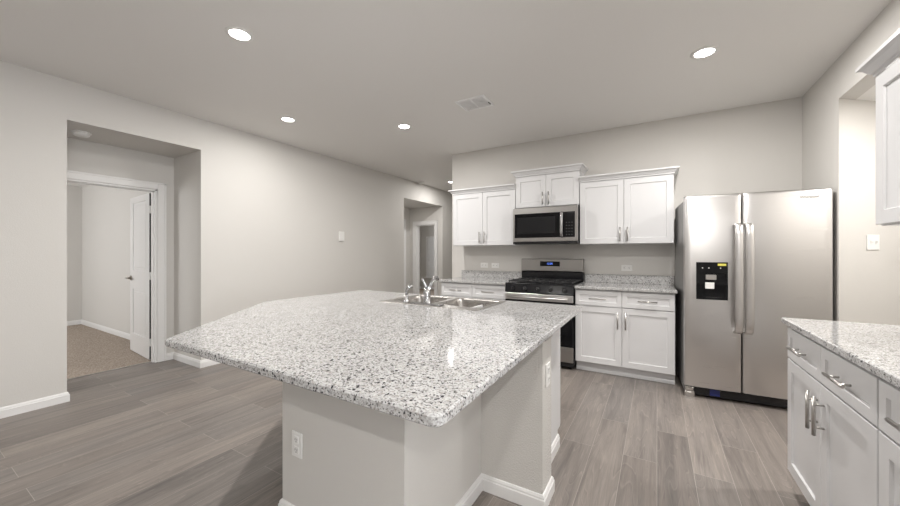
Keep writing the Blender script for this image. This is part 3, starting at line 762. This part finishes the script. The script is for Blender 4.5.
plate('light_switch', 'light switch', 'white light switch on the slanted wall right of the refrigerator', (XR+dx*k+dy*0.0008, N1+dy*k-dx*0.0008, 1.345), ang, w=0.116, kind='switch')
th = thing('thermostat', 'small white thermostat on the long left wall', 'thermostat', (XL+0.0006, 3.89, 1.53), R(90))
obj('housing', boxes((-0.05, 0.05, -0.022, 0, -0.075, 0.075), bev=0.006), M['plastic'], th)

# smoke detectors
def detector(label, loc):
    t = thing('smoke_detector', label, 'smoke detector', loc)
    bm = bmesh.new(); lathe(bm, [(0, 0), (0.070, 0), (0.070, -0.008), (0.062, -0.012), (0, -0.012)]); obj('mounting_ring', bm, M['plastic'], t)
    bm = bmesh.new(); lathe(bm, [(0.058, -0.0125), (0.056, -0.028), (0.045, -0.038), (0.018, -0.041), (0.016, -0.038), (0, -0.038)]); obj('cover', bm, M['plastic'], t)
detector('round white smoke detector under the ceiling of the bedroom door recess', (-4.66, 1.055, Az-0.0005))
detector('round white smoke detector on the ceiling by the far hall opening', (-4.22, 5.95, H-0.0005))
# ceiling vent
vt = thing('ceiling_vent', 'white rectangular air vent in the kitchen ceiling', 'vent', (-1.545, 3.08, H-0.0005))
bm = bmesh.new(); hx_, hy_ = 0.155, 0.13
sweep(bm, [(-hx_, -hy_), (hx_, -hy_), (hx_, hy_), (-hx_, hy_)], [(0, 0), (0, -0.006), (-0.022, -0.010), (-0.024, 0)], closed=True)
obj('frame', bm, M['vent'], vt)
obj('backing', boxes((-hx_+0.02, hx_-0.02, -hy_+0.02, hy_-0.02, -0.002, -0.0005)), M['vent'], vt)
bm = bmesh.new()
for k in range(14):
    y = -hy_+0.030+k*(2*hy_-0.060)/13
    for x0, x1 in ((-hx_+0.024, -0.006), (0.006, hx_-0.024)):
        v = [bm.verts.new(p) for p in ((x0, y-0.007, -0.0085), (x1, y-0.007, -0.0085), (x1, y+0.007, -0.0065), (x0, y+0.007, -0.0065), (x0, y-0.007, -0.0075), (x1, y-0.007, -0.0075), (x1, y+0.007, -0.0055), (x0, y+0.007, -0.0055))]
        for f in ((0, 1, 2, 3), (4, 5, 6, 7), (0, 1, 5, 4), (1, 2, 6, 5), (2, 3, 7, 6), (3, 0, 4, 7)): bm.faces.new([v[i] for i in f])
obj('louvers', bm, M['vent'], vt)
bm = boxes((-0.006, 0.006, -hy_+0.024, hy_-0.024, -0.011, -0.0025)); obj('centre_bar', bm, M['vent'], vt)
obj('damper_lever', boxes((hx_-0.020, hx_-0.012, 0.02, 0.07, -0.016, -0.0102)), M['grey_text'], vt)

# ------------------------------------------------------------------ recessed lights
def downlight(label, x, y, power=1.0, H=H):
    t = thing('recessed_light', label, 'ceiling light', (x, y, H-0.0005), 0, 'recessed ceiling lights')
    bm = bmesh.new(); lathe(bm, [(0.062, 0), (0.085, 0), (0.084, -0.004), (0.064, -0.008), (0.062, -0.004)]); bm.faces.ensure_lookup_table()
    obj('trim_ring', bm, M['plastic'], t)
    bm = bmesh.new(); lathe(bm, [(0, -0.001), (0.0615, -0.001), (0.0615, -0.004), (0, -0.0045)]); obj('lens', bm, M['lens'], t)
    area('lamp', (0, 0, -0.012), (0, 0, 0), 0.075, 0.075, LAMP_POWER*power, WARM, t, 'DISK')
downlight('large bright recessed light nearest the camera, upper left', -2.42, 1.30)
downlight('recessed light in the ceiling near the long left wall, left of the middle one', -3.50, 2.40, 0.42)
downlight('recessed light above the island, left of the ceiling vent', -2.53, 3.22, 0.9)
downlight('recessed light in the ceiling in front of the refrigerator', 0.30, 3.16)
downlight('smallest recessed light, in the hall above the left wall cabinet', -3.68, 6.25, 0.6)
for x, y, p in ((0.30, 1.25, 1.0), (1.18, -1.55, 2.0), (-2.42, -1.9, 0.25), (-2.42, -3.6, 0.4), (1.18, -3.7, 0.4)):
    downlight('recessed light behind the camera', x, y, p)
downlight('added unseen downlight brightening the hall opening', -4.75, 5.85, 0.16, Dz)  # unseen lamp added to lift the dim recess
downlight('added unseen downlight brightening the nook beside the refrigerator', 1.72, 3.15, 0.8, Nz)  # unseen lamp added so the nook walls come out bright
